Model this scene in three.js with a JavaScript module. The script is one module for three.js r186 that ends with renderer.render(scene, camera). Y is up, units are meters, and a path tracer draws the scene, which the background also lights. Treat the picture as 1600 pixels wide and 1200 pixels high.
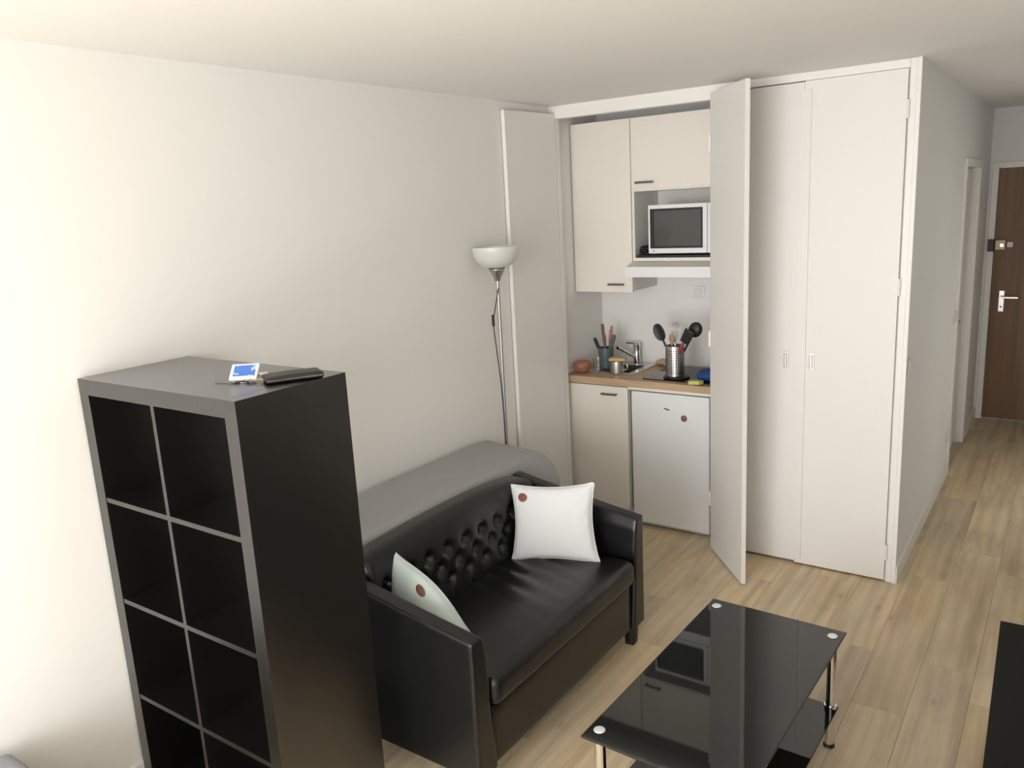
import * as THREE from 'three';
import { RoundedBoxGeometry } from 'three/addons/geometries/RoundedBoxGeometry.js';
import { mergeGeometries, mergeVertices } from 'three/addons/utils/BufferGeometryUtils.js';
import { RectAreaLightUniformsLib } from 'three/addons/lights/RectAreaLightUniformsLib.js';

// ---------------------------------------------------------------- camera, sky, daylight, exposure
const scene = new THREE.Scene();
const camera = new THREE.PerspectiveCamera(2 * Math.atan(600 / 1259.48) * 180 / Math.PI, 4 / 3, 0.05, 60);
camera.rotation.order = 'YXZ';
camera.position.set(2.5563, 1.9431, 4.1078);
camera.rotation.set(-0.2170, 0.6175, -0.0544);
scene.add(camera);
scene.background = new THREE.Color().setRGB(0.85, 0.95, 1.05);           // bright overcast sky outside the window

const renderer = new THREE.WebGLRenderer({ antialias: true });
renderer.toneMapping = THREE.LinearToneMapping;
renderer.toneMappingExposure = 1.0;
renderer.shadowMap.enabled = true;
RectAreaLightUniformsLib.init();
const WIN = { x0: 0.25, x1: 2.65, y0: 0.12, y1: 2.36, z: 6.80 };          // the window behind the camera
const daylight = new THREE.RectAreaLight(new THREE.Color().setRGB(1.0, 1.0, 1.015), 10.2, WIN.x1 - WIN.x0, WIN.y1 - WIN.y0);
daylight.name = 'window_daylight';
daylight.position.set((WIN.x0 + WIN.x1) / 2, (WIN.y0 + WIN.y1) / 2, WIN.z - 0.012);
scene.add(daylight);                                                      // shines along -z, into the room
const SIDE = { z0: -2.20, z1: -1.40, x: 4.10 };                           // doorway of the side room off the corridor; its far wall at x
const sideLight = new THREE.RectAreaLight(new THREE.Color().setRGB(1.0, 0.985, 0.97), 6.5, 0.8, 1.2);
sideLight.name = 'side_room_daylight';
sideLight.position.set(3.5, 1.5, -2.888);
sideLight.rotation.y = Math.PI;                                           // shines along +z
scene.add(sideLight);

// ---------------------------------------------------------------- helpers
let seed = 7;
const rnd = () => { seed = (seed * 1664525 + 1013904223) >>> 0; return seed / 4294967296; };
const used = {};
function numbered(n) { const k = used[n] = (used[n] ?? -1) + 1; return k ? n + '_' + String(k).padStart(3, '0') : n; }
function shade(o) { o.castShadow = true; o.receiveShadow = true; return o; }
function tag(o, label, category, group, kind) {
  o.userData.label = label; o.userData.category = category;
  if (group) o.userData.group = group;
  if (kind) o.userData.kind = kind;
  return o;
}
function thing(name, label, category, [x, y, z] = [0, 0, 0], turn = 0, group, kind) {
  const o = new THREE.Group(); o.name = numbered(name); o.position.set(x, y, z); o.rotation.y = turn; scene.add(o);
  return tag(o, label, category, group, kind);
}
function part(name, geo, mat, parent, label) {
  const m = shade(new THREE.Mesh(geo, mat)); m.name = name; parent.add(m);
  if (label) m.userData.label = label;
  return m;
}
function single(name, geo, mat, label, category, group, kind) {
  const m = shade(new THREE.Mesh(geo, mat)); m.name = numbered(name); scene.add(m);
  return tag(m, label, category, group, kind);
}
// box given by its two corners, with a small bevel
function bx(x0, x1, y0, y1, z0, z1, r = 0.002) {
  const w = x1 - x0, h = y1 - y0, d = z1 - z0;
  const g = r > 0 ? new RoundedBoxGeometry(w, h, d, 2, Math.min(r, w / 2.01, h / 2.01, d / 2.01)) : new THREE.BoxGeometry(w, h, d);
  return g.translate((x0 + x1) / 2, (y0 + y1) / 2, (z0 + z1) / 2);
}
function cyl(r0, r1, y0, y1, x = 0, z = 0, n = 32) { return new THREE.CylinderGeometry(r1, r0, y1 - y0, n).translate(x, (y0 + y1) / 2, z); }
function lathe(pts, n = 48) { return new THREE.LatheGeometry(pts.map(p => new THREE.Vector2(p[0], p[1])), n); }
function tube(pts, r, n = 24, k = 10) { return new THREE.TubeGeometry(new THREE.CatmullRomCurve3(pts.map(p => new THREE.Vector3(...p))), n, r, k); }
function merged(...gs) { return mergeGeometries(gs.map(g => g.index ? g.toNonIndexed() : g)); }
// a subdivided box with rounded edges whose vertices a function may move: the base for cushions and upholstery
function softBox(w, h, d, r, nx, ny, nz, move) {
  let g = new THREE.BoxGeometry(w, h, d, nx, ny, nz);
  g.deleteAttribute('uv'); g.deleteAttribute('normal'); g = mergeVertices(g, 1e-5);
  const p = g.attributes.position, v = new THREE.Vector3(), c = new THREE.Vector3();
  const put = (t, half) => { // crowd vertices towards the rounded edges
    const s = t / half; return half * Math.sign(s) * (1 - Math.pow(Math.max(0, 1 - Math.abs(s)), 1.35));
  };
  for (let i = 0; i < p.count; i++) {
    v.set(put(p.getX(i), w / 2), put(p.getY(i), h / 2), put(p.getZ(i), d / 2));
    c.set(Math.max(-w / 2 + r, Math.min(w / 2 - r, v.x)), Math.max(-h / 2 + r, Math.min(h / 2 - r, v.y)), Math.max(-d / 2 + r, Math.min(d / 2 - r, v.z)));
    const n = v.clone().sub(c);
    if (n.lengthSq() > 1e-12) { n.normalize(); v.copy(c).addScaledVector(n, r); }
    if (move) move(v, n);
    p.setXYZ(i, v.x, v.y, v.z);
  }
  g.computeVertexNormals();
  return g;
}
// value noise
const hash = (x, y, z) => { let h = (x * 374761393 + y * 668265263 + z * 2147483647) | 0; h = Math.imul(h ^ (h >>> 13), 1274126177); h ^= h >>> 16; return (h >>> 0) / 4294967296; };
function vnoise(x, y, z = 0) {
  const X = Math.floor(x), Y = Math.floor(y), Z = Math.floor(z), f = t => t * t * (3 - 2 * t), l = (a, b, t) => a + (b - a) * t;
  const u = f(x - X), w = f(y - Y), q = f(z - Z);
  const pl = k => l(l(hash(X, Y, k), hash(X + 1, Y, k), u), l(hash(X, Y + 1, k), hash(X + 1, Y + 1, k), u), w);
  return l(pl(Z), pl(Z + 1), q);
}
function fbm(x, y, z = 0, o = 4) { let s = 0, a = 0.5; for (let i = 0; i < o; i++) { s += a * vnoise(x, y, z + i * 7.3); x *= 2.03; y *= 2.03; a *= 0.5; } return s; }
function texture(w, h, fn, srgb, rx = 1, ry = 1) {
  const d = new Uint8Array(w * h * 4);
  for (let j = 0; j < h; j++) for (let i = 0; i < w; i++) {
    const c = fn(i / w, j / h), k = (j * w + i) * 4;
    for (let q = 0; q < 3; q++) d[k + q] = Math.max(0, Math.min(255, Math.round(255 * (Array.isArray(c) ? c[q] : c))));
    d[k + 3] = 255;
  }
  const t = new THREE.DataTexture(d, w, h);
  t.wrapS = t.wrapT = THREE.MirroredRepeatWrapping; t.magFilter = THREE.LinearFilter; t.minFilter = THREE.LinearMipmapLinearFilter; t.generateMipmaps = true;
  if (srgb) t.colorSpace = THREE.SRGBColorSpace;
  t.repeat.set(rx, ry); t.needsUpdate = true;
  return t;
}
const rgb = (r, g, b) => new THREE.Color().setRGB(r, g, b);
const mat = (c, roughness = 0.6, more = {}) => new THREE.MeshPhysicalMaterial({ color: c, roughness, ...more });

// ---------------------------------------------------------------- materials
// oak laminate: 0.8 m across the grain, 2.4 m along it
const oakFn = (u, v) => {
  const x = u * 0.8, y = v * 2.4;
  const warp = 0.05 * (fbm(x * 6, y * 1.3, 3) - 0.5);
  const rings = 0.5 + 0.5 * Math.sin((x + warp * 2.2) * 95 + 5 * fbm(x * 3, y * 0.7, 11));
  const fine = fbm(x * 160, y * 5, 5, 3), broad = fbm(x * 9, y * 1.6, 20), patch = fbm(x * 3.4, y * 2.6, 31);
  let t = 0.66 + 0.26 * (broad - 0.47) + 0.10 * (rings - 0.5) * patch * 1.6 + 0.14 * (fine - 0.45) + 0.36 * (patch - 0.47);
  const streak = Math.max(0, fbm(x * 26, y * 1.1, 61) - 0.52); t -= 0.55 * streak;
  t -= 0.5 * Math.max(0, fbm(x * 14, y * 5.5, 77) - 0.60);
  let dark = 0;
  for (const [kx, ky, s] of [[0.11, 0.35, 1], [0.32, 1.05, 0.8], [0.55, 0.62, 1.1], [0.68, 1.8, 0.9], [0.2, 1.6, 0.7], [0.46, 2.2, 1]]) {
    const q = Math.hypot((x - kx) / 0.016, (y - ky) / 0.045) / s;
    dark += Math.exp(-q * q) * 0.22 + 0.05 * Math.exp(-Math.pow(q - 2.2, 2) * 2);
  }
  t -= dark;
  const g = 0.16 * (fbm(x * 5, y * 2, 44) - 0.47);
  return [0.475 + 0.575 * t + g * 0.45, 0.409 + 0.555 * t + g * 0.1, 0.305 + 0.51 * t - g * 0.5];
};
const oakTex = texture(512, 1024, oakFn, true);
const oakRough = texture(256, 512, (u, v) => 0.42 + 0.2 * fbm(u * 70, v * 9, 9), false);
const oakTints = [[1, 1, 1], [0.95, 0.955, 0.96], [1.02, 1.01, 1.0], [0.985, 0.965, 0.94], [0.93, 0.93, 0.93]];
const oak = oakTints.map(c => mat(rgb(0.97 * c[0], 0.965 * c[1], 0.96 * c[2]), 1, { map: oakTex, roughnessMap: oakRough, bumpMap: oakTex, bumpScale: 0.0003 }));
const M = {
  wall: mat(rgb(0.88, 0.868, 0.835), 0.85),
  ceiling: mat(rgb(0.90, 0.89, 0.86), 0.9),
  paint: mat(rgb(0.85, 0.825, 0.795), 0.45),
  white: mat(rgb(0.83, 0.80, 0.745), 0.4),
  frame: mat(rgb(0.88, 0.86, 0.82), 0.4),
  seam: mat(rgb(0.16, 0.13, 0.10), 0.8),
  appliance: mat(rgb(0.84, 0.855, 0.86), 0.35),
  splash: mat(rgb(0.86, 0.855, 0.83), 0.35),
  cabinet: mat(rgb(0.86, 0.815, 0.74), 0.42),
  carcass: mat(rgb(0.80, 0.775, 0.73), 0.6),
  blackwood: mat(rgb(0.0042, 0.0037, 0.0033), 0.34, { ior: 1.5, clearcoat: 0.85, clearcoatRoughness: 0.25, bumpScale: 0.00015 }),
  leather: null,
  matteblack: mat(rgb(0.006, 0.0055, 0.005), 0.6, { ior: 1.38 }),
  chrome: mat(rgb(0.80, 0.80, 0.80), 0.08, { metalness: 1 }),
  steel: mat(rgb(0.62, 0.61, 0.59), 0.28, { metalness: 1 }),
  satin: mat(rgb(0.45, 0.45, 0.44), 0.35, { metalness: 1 }),
  darksteel: mat(rgb(0.20, 0.19, 0.18), 0.35, { metalness: 1 }),
  blackglass: mat(rgb(0.006, 0.007, 0.006), 0.03, { ior: 1.6 }),
  black: mat(rgb(0.012, 0.012, 0.012), 0.45),
  blackplastic: mat(rgb(0.010, 0.010, 0.010), 0.45),
  greycover: null,
};
const leatherBump = texture(256, 256, (u, v) => 0.5 * fbm(u * 60, v * 60, 1, 3) + 0.5 * fbm(u * 12, v * 12, 8, 3), false, 3, 3);
M.leather = mat(rgb(0.0055, 0.006, 0.0065), 0.30, { ior: 1.5 });
const weave = texture(256, 256, (u, v) => 0.5 + 0.25 * Math.sin(u * 400) * Math.sin(v * 400) + 0.3 * (fbm(u * 30, v * 30, 4) - 0.5), false);
M.greycover = mat(rgb(0.38, 0.382, 0.375), 0.9, { sheen: 0.25, sheenColor: rgb(0.5, 0.5, 0.5), sheenRoughness: 0.6 });
M.blackwood.bumpMap = texture(256, 512, (u, v) => fbm(u * 120, v * 6, 2, 3), false);
const counterTex = texture(512, 256, (u, v) => { const t = 0.6 + 0.3 * (fbm(u * 5, v * 50, 3) - 0.47) + 0.2 * (fbm(u * 3, v * 9, 7) - 0.47); return [0.47 + 0.50 * t, 0.38 + 0.47 * t, 0.285 + 0.42 * t]; }, true);
M.counter = mat(rgb(0.92, 0.9, 0.88), 0.45, { map: counterTex });
const doorTex = texture(256, 512, (u, v) => { const t = 0.5 + 0.5 * (fbm(u * 26, v * 2.2, 3) - 0.47) + 0.35 * (fbm(u * 5, v * 1.6, 17) - 0.47) + 0.12 * (fbm(u * 90, v * 9, 6) - 0.47); return [0.31 + 0.32 * t, 0.215 + 0.265 * t, 0.13 + 0.20 * t]; }, true);
M.browndoor = mat(rgb(1, 1, 1), 0.5, { map: doorTex });

// uv in metres for geometry made in place: top and bottom faces from x,z; sides from their own axes
function metricUV(g, su, sv, ou = 0, ov = 0, alongX = false) {
  const p = g.attributes.position, n = g.attributes.normal, uv = new Float32Array(p.count * 2);
  for (let i = 0; i < p.count; i++) {
    const ax = Math.abs(n.getX(i)), ay = Math.abs(n.getY(i)), az = Math.abs(n.getZ(i));
    let a, b;
    if (ay >= ax && ay >= az) { a = p.getX(i); b = p.getZ(i); } else if (ax >= az) { a = p.getY(i); b = p.getZ(i); } else { a = p.getX(i); b = p.getY(i); }
    if (alongX) [a, b] = [b, a];
    uv[2 * i] = a / su + ou; uv[2 * i + 1] = b / sv + ov;
  }
  g.setAttribute('uv', new THREE.BufferAttribute(uv, 2));
  return g;
}

// ---------------------------------------------------------------- the room
const H = 2.482, XR = 1.922, ZE = -3.4535, XW = 2.86, ZB = 6.80;
const ST = 'structure';
// floor: laminate boards, each one its own piece
{
  const fl = thing('floor', 'light oak laminate floor of staggered boards running to the entrance door', 'floor', [0, 0, 0], 0, null, ST);
  part('underlay', bx(-0.1, 2.96, -0.08, -0.0085, -3.6, 6.92, 0), M.seam, fl);
  const W = 0.19, L = 1.25, gap = 0.0004;
  for (let k = 0; ; k++) {
    const x0 = Math.max(0.0, -0.125 + k * W), x1 = Math.min(XW, -0.125 + (k + 1) * W);
    if (x0 >= XW) break;
    if (x1 <= 0.01) continue;
    const off = [0, 0.42, 0.83, 0.21, 0.63][k % 5];
    for (let m = -4; m < 8; m++) {
      let z0 = Math.max(-3.50, -0.545 + (k === 12 ? 0 : off) + m * L), z1 = Math.min(ZB, -0.545 + (k === 12 ? 0 : off) + (m + 1) * L);
      if (z1 - z0 < 0.02) continue;
      const g = bx(x0 + gap, x1 - gap, -0.0085, 0, z0 + gap, z1 - gap, 0.0006);
      metricUV(g, 0.8, 2.4, rnd() * 2, rnd() * 2);
      part('plank', g, oak[Math.floor(rnd() * oak.length)], fl);
    }
  }
}
single('ceiling', bx(-0.1, 2.96, H, H + 0.12, -3.6, 6.92, 0), M.ceiling, 'smooth white ceiling over the living room and corridor', 'ceiling', null, ST);
single('wall_left', bx(-0.1, 0, 0, H, -0.68, 6.92, 0), M.wall, 'plain off-white wall behind the shelf unit and floor lamp', 'wall', null, ST);
{
  const w = thing('wall_right', 'plain off-white side wall facing the closets', 'wall', [0, 0, 0], 0, null, ST);
  part('wall_panel', bx(XW, XW + 0.1, 0, H, SIDE.z1, 6.92, 0), M.wall, w);
  part('wall_panel', bx(XW, XW + 0.1, 0, H, -3.55, SIDE.z0, 0), M.wall, w);
  part('wall_panel', bx(XW, XW + 0.1, 2.05, H, SIDE.z0, SIDE.z1, 0), M.wall, w);
  // the daylit side room behind the doorway
  const q = thing('wall_side_room', 'white walls of the daylit side room off the corridor', 'wall', [0, 0, 0], 0, null, ST), e = SIDE.x;
  part('wall_panel', bx(XW + 0.1, 3.1, 0, H, -3.0, -2.9, 0), M.wall, q); part('wall_panel', bx(3.9, e, 0, H, -3.0, -2.9, 0), M.wall, q);
  part('wall_panel', bx(3.1, 3.9, 0, 0.9, -3.0, -2.9, 0), M.wall, q); part('wall_panel', bx(3.1, 3.9, 2.1, H, -3.0, -2.9, 0), M.wall, q);
  part('wall_panel', bx(XW + 0.1, e, 0, H, -1.0, -0.9, 0), M.wall, q); part('wall_panel', bx(e, e + 0.1, 0, H, -3.0, -0.9, 0), M.wall, q);
  part('floor_panel', bx(XW + 0.1, e + 0.1, -0.08, 0, -3.0, -0.9, 0), M.wall, q); part('ceiling_panel', bx(XW + 0.1, e + 0.1, H, H + 0.12, -3.0, -0.9, 0), M.ceiling, q);
  part('doorway_sill', bx(XW, XW + 0.1, -0.02, 0.004, SIDE.z0, SIDE.z1, 0), M.frame, q);
  const n = thing('window_2', 'small white framed window of the side room', 'window', [0, 0, 0], 0, null, ST), w0 = -2.97, w1 = -2.93;
  part('window_frame', bx(3.1, 3.9, 0.9, 0.95, w0, w1, 0.004), M.frame, n); part('window_frame', bx(3.1, 3.9, 2.05, 2.1, w0, w1, 0.004), M.frame, n);
  part('window_frame', bx(3.1, 3.15, 0.95, 2.05, w0, w1, 0.004), M.frame, n); part('window_frame', bx(3.85, 3.9, 0.95, 2.05, w0, w1, 0.004), M.frame, n);
  part('pane', bx(3.15, 3.85, 0.95, 2.05, -2.952, -2.948, 0), mat(rgb(1, 1, 1), 0, { transmission: 1, thickness: 0, ior: 1.5 }), n);
}
// corridor side: wall with a doorway
{
  const w = thing('wall_corridor', 'off-white corridor side wall with a white framed doorway', 'wall', [0, 0, 0], 0, null, ST);
  part('wall_panel', bx(1.855, XR, 0, H, -1.86, -0.012, 0), M.wall, w);
  part('wall_panel', bx(1.80, XR, 0, H, ZE, -2.70, 0), M.wall, w);
  part('wall_panel', bx(1.80, XR, 2.06, H, -2.70, -1.86, 0), M.wall, w);
}
{
  const d = thing('door_1', 'white side door in the corridor with a slim white frame', 'door', [0, 0, 0], 0, null, ST);
  part('door_frame', merged(bx(1.84, XR + 0.014, 0, 2.035, -1.865, -1.815, 0.003), bx(1.84, XR + 0.014, 0, 2.035, -2.735, -2.66, 0.003), bx(1.84, XR + 0.014, 2.035, 2.085, -2.735, -1.815, 0.003)), M.frame, d);
  part('door_leaf', bx(1.845, 1.88, 0.008, 2.03, -2.655, -1.87, 0.002), M.paint, d);
  part('door_handle', merged(tube([[1.878, 1.02, -1.95], [1.918, 1.02, -1.95], [1.92, 1.02, -1.97], [1.92, 1.02, -2.05]], 0.008)), M.steel, d);
}
{
  const w = thing('wall_end', 'off-white end wall of the corridor around the entrance door', 'wall', [0, 0, 0], 0, null, ST);
  part('wall_panel', bx(1.80, 1.945, 0, H, ZE - 0.12, ZE, 0), M.wall, w);
  part('wall_panel', bx(2.845, XW + 0.05, 0, H, ZE - 0.12, ZE, 0), M.wall, w);
  part('wall_panel', bx(1.945, 2.845, 2.065, H, ZE - 0.12, ZE, 0), M.wall, w);
}
{
  const d = thing('door_2', 'brown wooden entrance door with a surface lock and lever handle', 'door', [0, 0, 0], 0, null, ST);
  part('door_frame', merged(bx(1.942, 1.985, 0, 2.034, ZE - 0.1, ZE + 0.012, 0.003), bx(2.815, 2.848, 0, 2.034, ZE - 0.1, ZE + 0.012, 0.003), bx(1.942, 2.848, 2.034, 2.075, ZE - 0.1, ZE + 0.012, 0.003)), M.frame, d);
  const leaf = metricUV(bx(1.987, 2.813, 0.008, 2.032, ZE - 0.05, ZE - 0.008, 0.002), 0.9, 2.1);
  part('door_leaf', leaf, M.browndoor, d);
  const f = ZE - 0.008;
  part('handle_plate', bx(2.045, 2.085, 0.90, 1.07, f, f + 0.008, 0.003), M.steel, d, 'brushed metal handle plate with keyhole');
  part('keyhole', cyl(0.007, 0.007, 0, 0.002).rotateX(Math.PI / 2).translate(2.065, 0.94, f + 0.0085), M.black, d);
  part('lever_handle', merged(cyl(0.01, 0.01, 0, 0.045).rotateX(Math.PI / 2).translate(2.065, 1.018, f + 0.03), bx(2.055, 2.185, 1.010, 1.028, f + 0.045, f + 0.058, 0.005)), M.steel, d);
  const lk = part('lock_case', bx(1.994, 2.066, 1.395, 1.475, f, f + 0.035, 0.004), mat(rgb(0.30, 0.24, 0.17), 0.4, { metalness: 0.8 }), d, 'bronze surface-mounted lock case');
  part('lock_knob', cyl(0.014, 0.014, 0, 0.03).rotateX(Math.PI / 2).translate(2.045, 1.436, f + 0.05), M.steel, lk);
  part('lock_keeper', bx(1.945, 1.990, 1.385, 1.48, ZE + 0.012, ZE + 0.04, 0.004), mat(rgb(0.07, 0.055, 0.04), 0.5, { metalness: 0.6 }), d, 'dark lock keeper on the door frame');
  part('lock_plate', bx(2.075, 2.115, 1.415, 1.455, f, f + 0.014, 0.003), M.white, d, 'small white square plate');
}
// window wall behind the camera
{
  const w = thing('wall_back', 'off-white wall around the wide window', 'wall', [0, 0, 0], 0, null, ST);
  part('wall_panel', bx(-0.1, WIN.x0, 0, H, ZB, ZB + 0.12, 0), M.wall, w);
  part('wall_panel', bx(WIN.x1, XW + 0.1, 0, H, ZB, ZB + 0.12, 0), M.wall, w);
  part('wall_panel', bx(WIN.x0, WIN.x1, 0, WIN.y0, ZB, ZB + 0.12, 0), M.wall, w);
  part('wall_panel', bx(WIN.x0, WIN.x1, WIN.y1, H, ZB, ZB + 0.12, 0), M.wall, w);
  const n = thing('window_1', 'wide white framed window letting in the daylight', 'window', [0, 0, 0], 0, null, ST);
  const { x0, x1, y0, y1 } = WIN, z0 = ZB + 0.045, z1 = ZB + 0.085, xm = (x0 + x1) / 2;
  part('window_frame', merged(bx(x0, x0 + 0.05, y0, y1, z0, z1, 0.004), bx(x1 - 0.05, x1, y0, y1, z0, z1, 0.004), bx(x0, x1, y0, y0 + 0.05, z0, z1, 0.004), bx(x0, x1, y1 - 0.05, y1, z0, z1, 0.004), bx(xm - 0.04, xm + 0.04, y0, y1, z0, z1, 0.004)), M.frame, n);
  const glass = mat(rgb(1, 1, 1), 0, { transmission: 1, thickness: 0, ior: 1.5 });
  part('pane', bx(x0 + 0.05, xm - 0.04, y0 + 0.05, y1 - 0.05, z0 + 0.018, z0 + 0.022, 0), glass, n);
  part('pane', bx(xm + 0.04, x1 - 0.05, y0 + 0.05, y1 - 0.05, z0 + 0.018, z0 + 0.022, 0), glass, n);
}
// kitchen alcove and closet shell
single('wall_alcove', merged(bx(-0.1, 1.86, 0, H, -0.68, -0.565, 0)), M.splash, 'white back wall of the kitchenette recess', 'wall', null, ST);
single('wall_partition', bx(0.978, 0.998, 0, H, -0.565, -0.03, 0), M.paint, 'white partition between the kitchenette and the closet', 'wall', null, ST);
{ // painted frame round the four closet doors
  const t = thing('trim_1', 'white painted frame around the kitchenette and closet doors', 'trim', [0, 0, 0], 0, null, ST);
  part('jamb', bx(0.0, 0.046, 0, H, -0.03, 0.012, 0.003), M.frame, t);
  part('jamb', bx(1.882, XR + 0.004, 0, H, -0.02, 0.014, 0.003), M.frame, t);
  part('mullion', bx(0.972, 1.004, 0, 2.412, -0.03, 0.004, 0.003), M.frame, t);
  part('header', bx(0.046, 1.0, 2.412, H, -0.03, 0.012, 0.003), M.frame, t);
  part('header', bx(1.0, 1.882, 2.444, H, -0.03, 0.012, 0.003), M.frame, t);
  part('door_stop', bx(1.862, 1.8815, 0, 2.444, -0.02, -0.002, 0), M.frame, t);
  part('corner_bead', bx(XR - 0.012, XR + 0.008, 0, H, 0.012, 0.022, 0.003), M.frame, t);
  part('threshold', bx(1.004, 1.882, 0, 0.012, -0.03, -0.012, 0), M.seam, t);
}
// baseboards
const bbl = 0.014, bbh = 0.09;
single('baseboard_corridor', bx(XR, XR + bbl, 0, bbh, -1.815, 0.016, 0.003), M.frame, 'white baseboard along the corridor side wall', 'baseboard', null, ST);
single('baseboard_corridor_far', bx(XR, XR + bbl, 0, bbh, ZE, -2.735, 0.003), M.frame, 'short white baseboard between the side door and the entrance', 'baseboard', null, ST);
single('baseboard_left', bx(0, bbl, 0, bbh + 0.03, 0.05, ZB, 0.003), M.frame, 'white baseboard along the wall behind the shelf unit', 'baseboard', null, ST);
single('baseboard_right', bx(XW - bbl, XW, 0, bbh, SIDE.z1, ZB, 0.003), M.frame, 'white baseboard along the wall behind the black low unit', 'baseboard', null, ST);
single('baseboard_back', bx(0.02, XW - 0.02, 0, bbh, ZB - bbl, ZB, 0.003), M.frame, 'white baseboard under the window', 'baseboard', null, ST);

// ---------------------------------------------------------------- closet doors
function closetDoor(name, label, hinge, width, y0, y1, turn, handleAt, hinges, side) {
  // built along +x from the hinge at the origin (side = 1) or along -x (side = -1); front face at local z = 0.02
  const d = thing(name, label, 'door', [hinge[0], 0, hinge[1]], turn, null, ST);
  const a = side > 0 ? 0.002 : -width, b = side > 0 ? width : -0.002;
  part('panel', bx(a, b, y0, y1, 0, 0.02, 0.002), M.paint, d);
  const free = side > 0 ? b : a;
  part('edge_strip', bx(Math.min(free + side * 0.0015, free - side * 0.010), Math.max(free + side * 0.0015, free - side * 0.010), y0 + 0.001, y1 - 0.001, -0.0012, 0.0212, 0.0006), M.frame, d, 'bright painted edge of the door');
  if (handleAt != null) part('pull_handle', merged(bx(handleAt - 0.011, handleAt + 0.011, 1.062, 1.148, 0.02, 0.024, 0.0015), bx(handleAt - 0.006, handleAt + 0.006, 1.072, 1.138, 0.024, 0.038, 0.003)), M.steel, d, 'small brushed metal pull');
  for (const hy of hinges) part('hinge', cyl(0.006, 0.006, hy - 0.04, hy + 0.04, side > 0 ? -0.003 : 0.003, 0.022, 12), M.frame, d);
  return d;
}
closetDoor('door_3', 'white closet door folded open against the wall beside the floor lamp', [0.047, 0.016], 0.468, 0.012, 2.438, -Math.PI / 2 - 0.045, null, [0.3, 1.2, 2.2], 1);
closetDoor('door_4', 'white closet door standing ajar to the right of the small fridge', [0.992, 0.03], 0.470, 0.012, 2.440, -0.868, null, [0.3, 1.2, 2.2], 1);
closetDoor('door_5', 'closed white closet door between the ajar door and its pair', [1.006, -0.010], 0.422, 0.014, 2.440, 0, 0.362, [0.3, 1.2, 2.2], 1);
const d6 = closetDoor('door_6', 'closed white closet door next to the corridor corner', [1.8785, 0.0], 0.4435, 0.010, 2.442, 0, -0.382, [0.16, 1.48, 2.27], -1);
part('astragal', bx(-0.4475, -0.412, 0.030, 2.405, 0.0212, 0.0255, 0.001), M.paint, d6);

// ---------------------------------------------------------------- kitchenette
function barHandle(parent, x0, x1, y, z) {
  const n = 0.010;
  return part('handle', merged(bx(x0, x1, y - 0.006, y + 0.006, z + 0.016, z + 0.026, 0.003), bx(x0 + 0.004, x0 + n + 0.004, y - 0.005, y + 0.005, z, z + 0.018, 0.002), bx(x1 - n - 0.004, x1 - 0.004, y - 0.005, y + 0.005, z, z + 0.018, 0.002)), M.darksteel, parent, 'short dark metal bar handle');
}
{
  const c = thing('wall_cabinet', 'tall cream wall cabinet hanging beside the microwave niche', 'cabinet', [0, 0, 0]);
  part('body', bx(0.006, 0.397, 1.412, 2.39, -0.56, -0.243, 0.001), M.carcass, c);
  const d = part('door', bx(0.006, 0.396, 1.404, 2.394, -0.24, -0.221, 0.002), M.cabinet, c);
  barHandle(d, 0.240, 0.345, 1.452, -0.221);
}
{
  const c = thing('microwave_cabinet', 'cream wall cabinet with a flap door above the open microwave niche', 'cabinet', [0, 0, 0]);
  part('body', merged(bx(0.400, 0.974, 2.004, 2.39, -0.56, -0.243, 0.001), bx(0.400, 0.416, 1.590, 2.0, -0.56, -0.224, 0.001), bx(0.960, 0.974, 1.590, 2.0, -0.56, -0.224, 0.001), bx(0.416, 0.960, 1.986, 2.002, -0.56, -0.226, 0.001), bx(0.416, 0.960, 1.986, 1.988, -0.562, -0.55, 0)), M.carcass, c);
  part('back_panel', bx(0.416, 0.960, 1.60, 1.986, -0.562, -0.552, 0), M.carcass, c);
  part('shelf', bx(0.402, 0.974, 1.588, 1.608, -0.55, -0.219, 0.002), M.cabinet, c);
  const d = part('door', bx(0.400, 0.974, 1.996, 2.394, -0.24, -0.221, 0.002), M.cabinet, c);
  barHandle(d, 0.432, 0.545, 2.035, -0.221);
}
{
  const hd = thing('cooker_hood', 'slim white cooker hood under the microwave niche', 'hood', [0, 0, 0]);
  const s = new THREE.Shape([[-0.556, 1.512], [-0.116, 1.512], [-0.116, 1.562], [-0.212, 1.586], [-0.556, 1.586]].map(p => new THREE.Vector2(p[0], p[1])));
  const g = new THREE.ExtrudeGeometry(s, { depth: 0.568, bevelEnabled: false }).rotateY(-Math.PI / 2).translate(0.972, 0, 0);
  part('body', g, M.carcass, hd);
  part('front_strip', bx(0.404, 0.972, 1.506, 1.566, -0.116, -0.106, 0.002), M.appliance, hd);
}
{
  const c = thing('base_cabinet', 'cream base cabinet under the sink', 'cabinet', [0, 0, 0]);
  part('body', bx(0.012, 0.424, 0.09, 0.690, -0.55, -0.095, 0.001), M.carcass, c);
  part('plinth', bx(0.014, 0.422, 0.0, 0.09, -0.5, -0.12, 0.001), M.carcass, c);
  part('top_rail', merged(bx(0.012, 0.424, 0.690, 0.866, -0.115, -0.095, 0.001), bx(0.408, 0.424, 0.690, 0.866, -0.55, -0.116, 0.001)), M.carcass, c);
  const d = part('door', bx(0.012, 0.422, 0.095, 0.858, -0.092, -0.072, 0.002), M.cabinet, c);
  barHandle(d, 0.252, 0.357, 0.812, -0.072);
}
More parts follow.
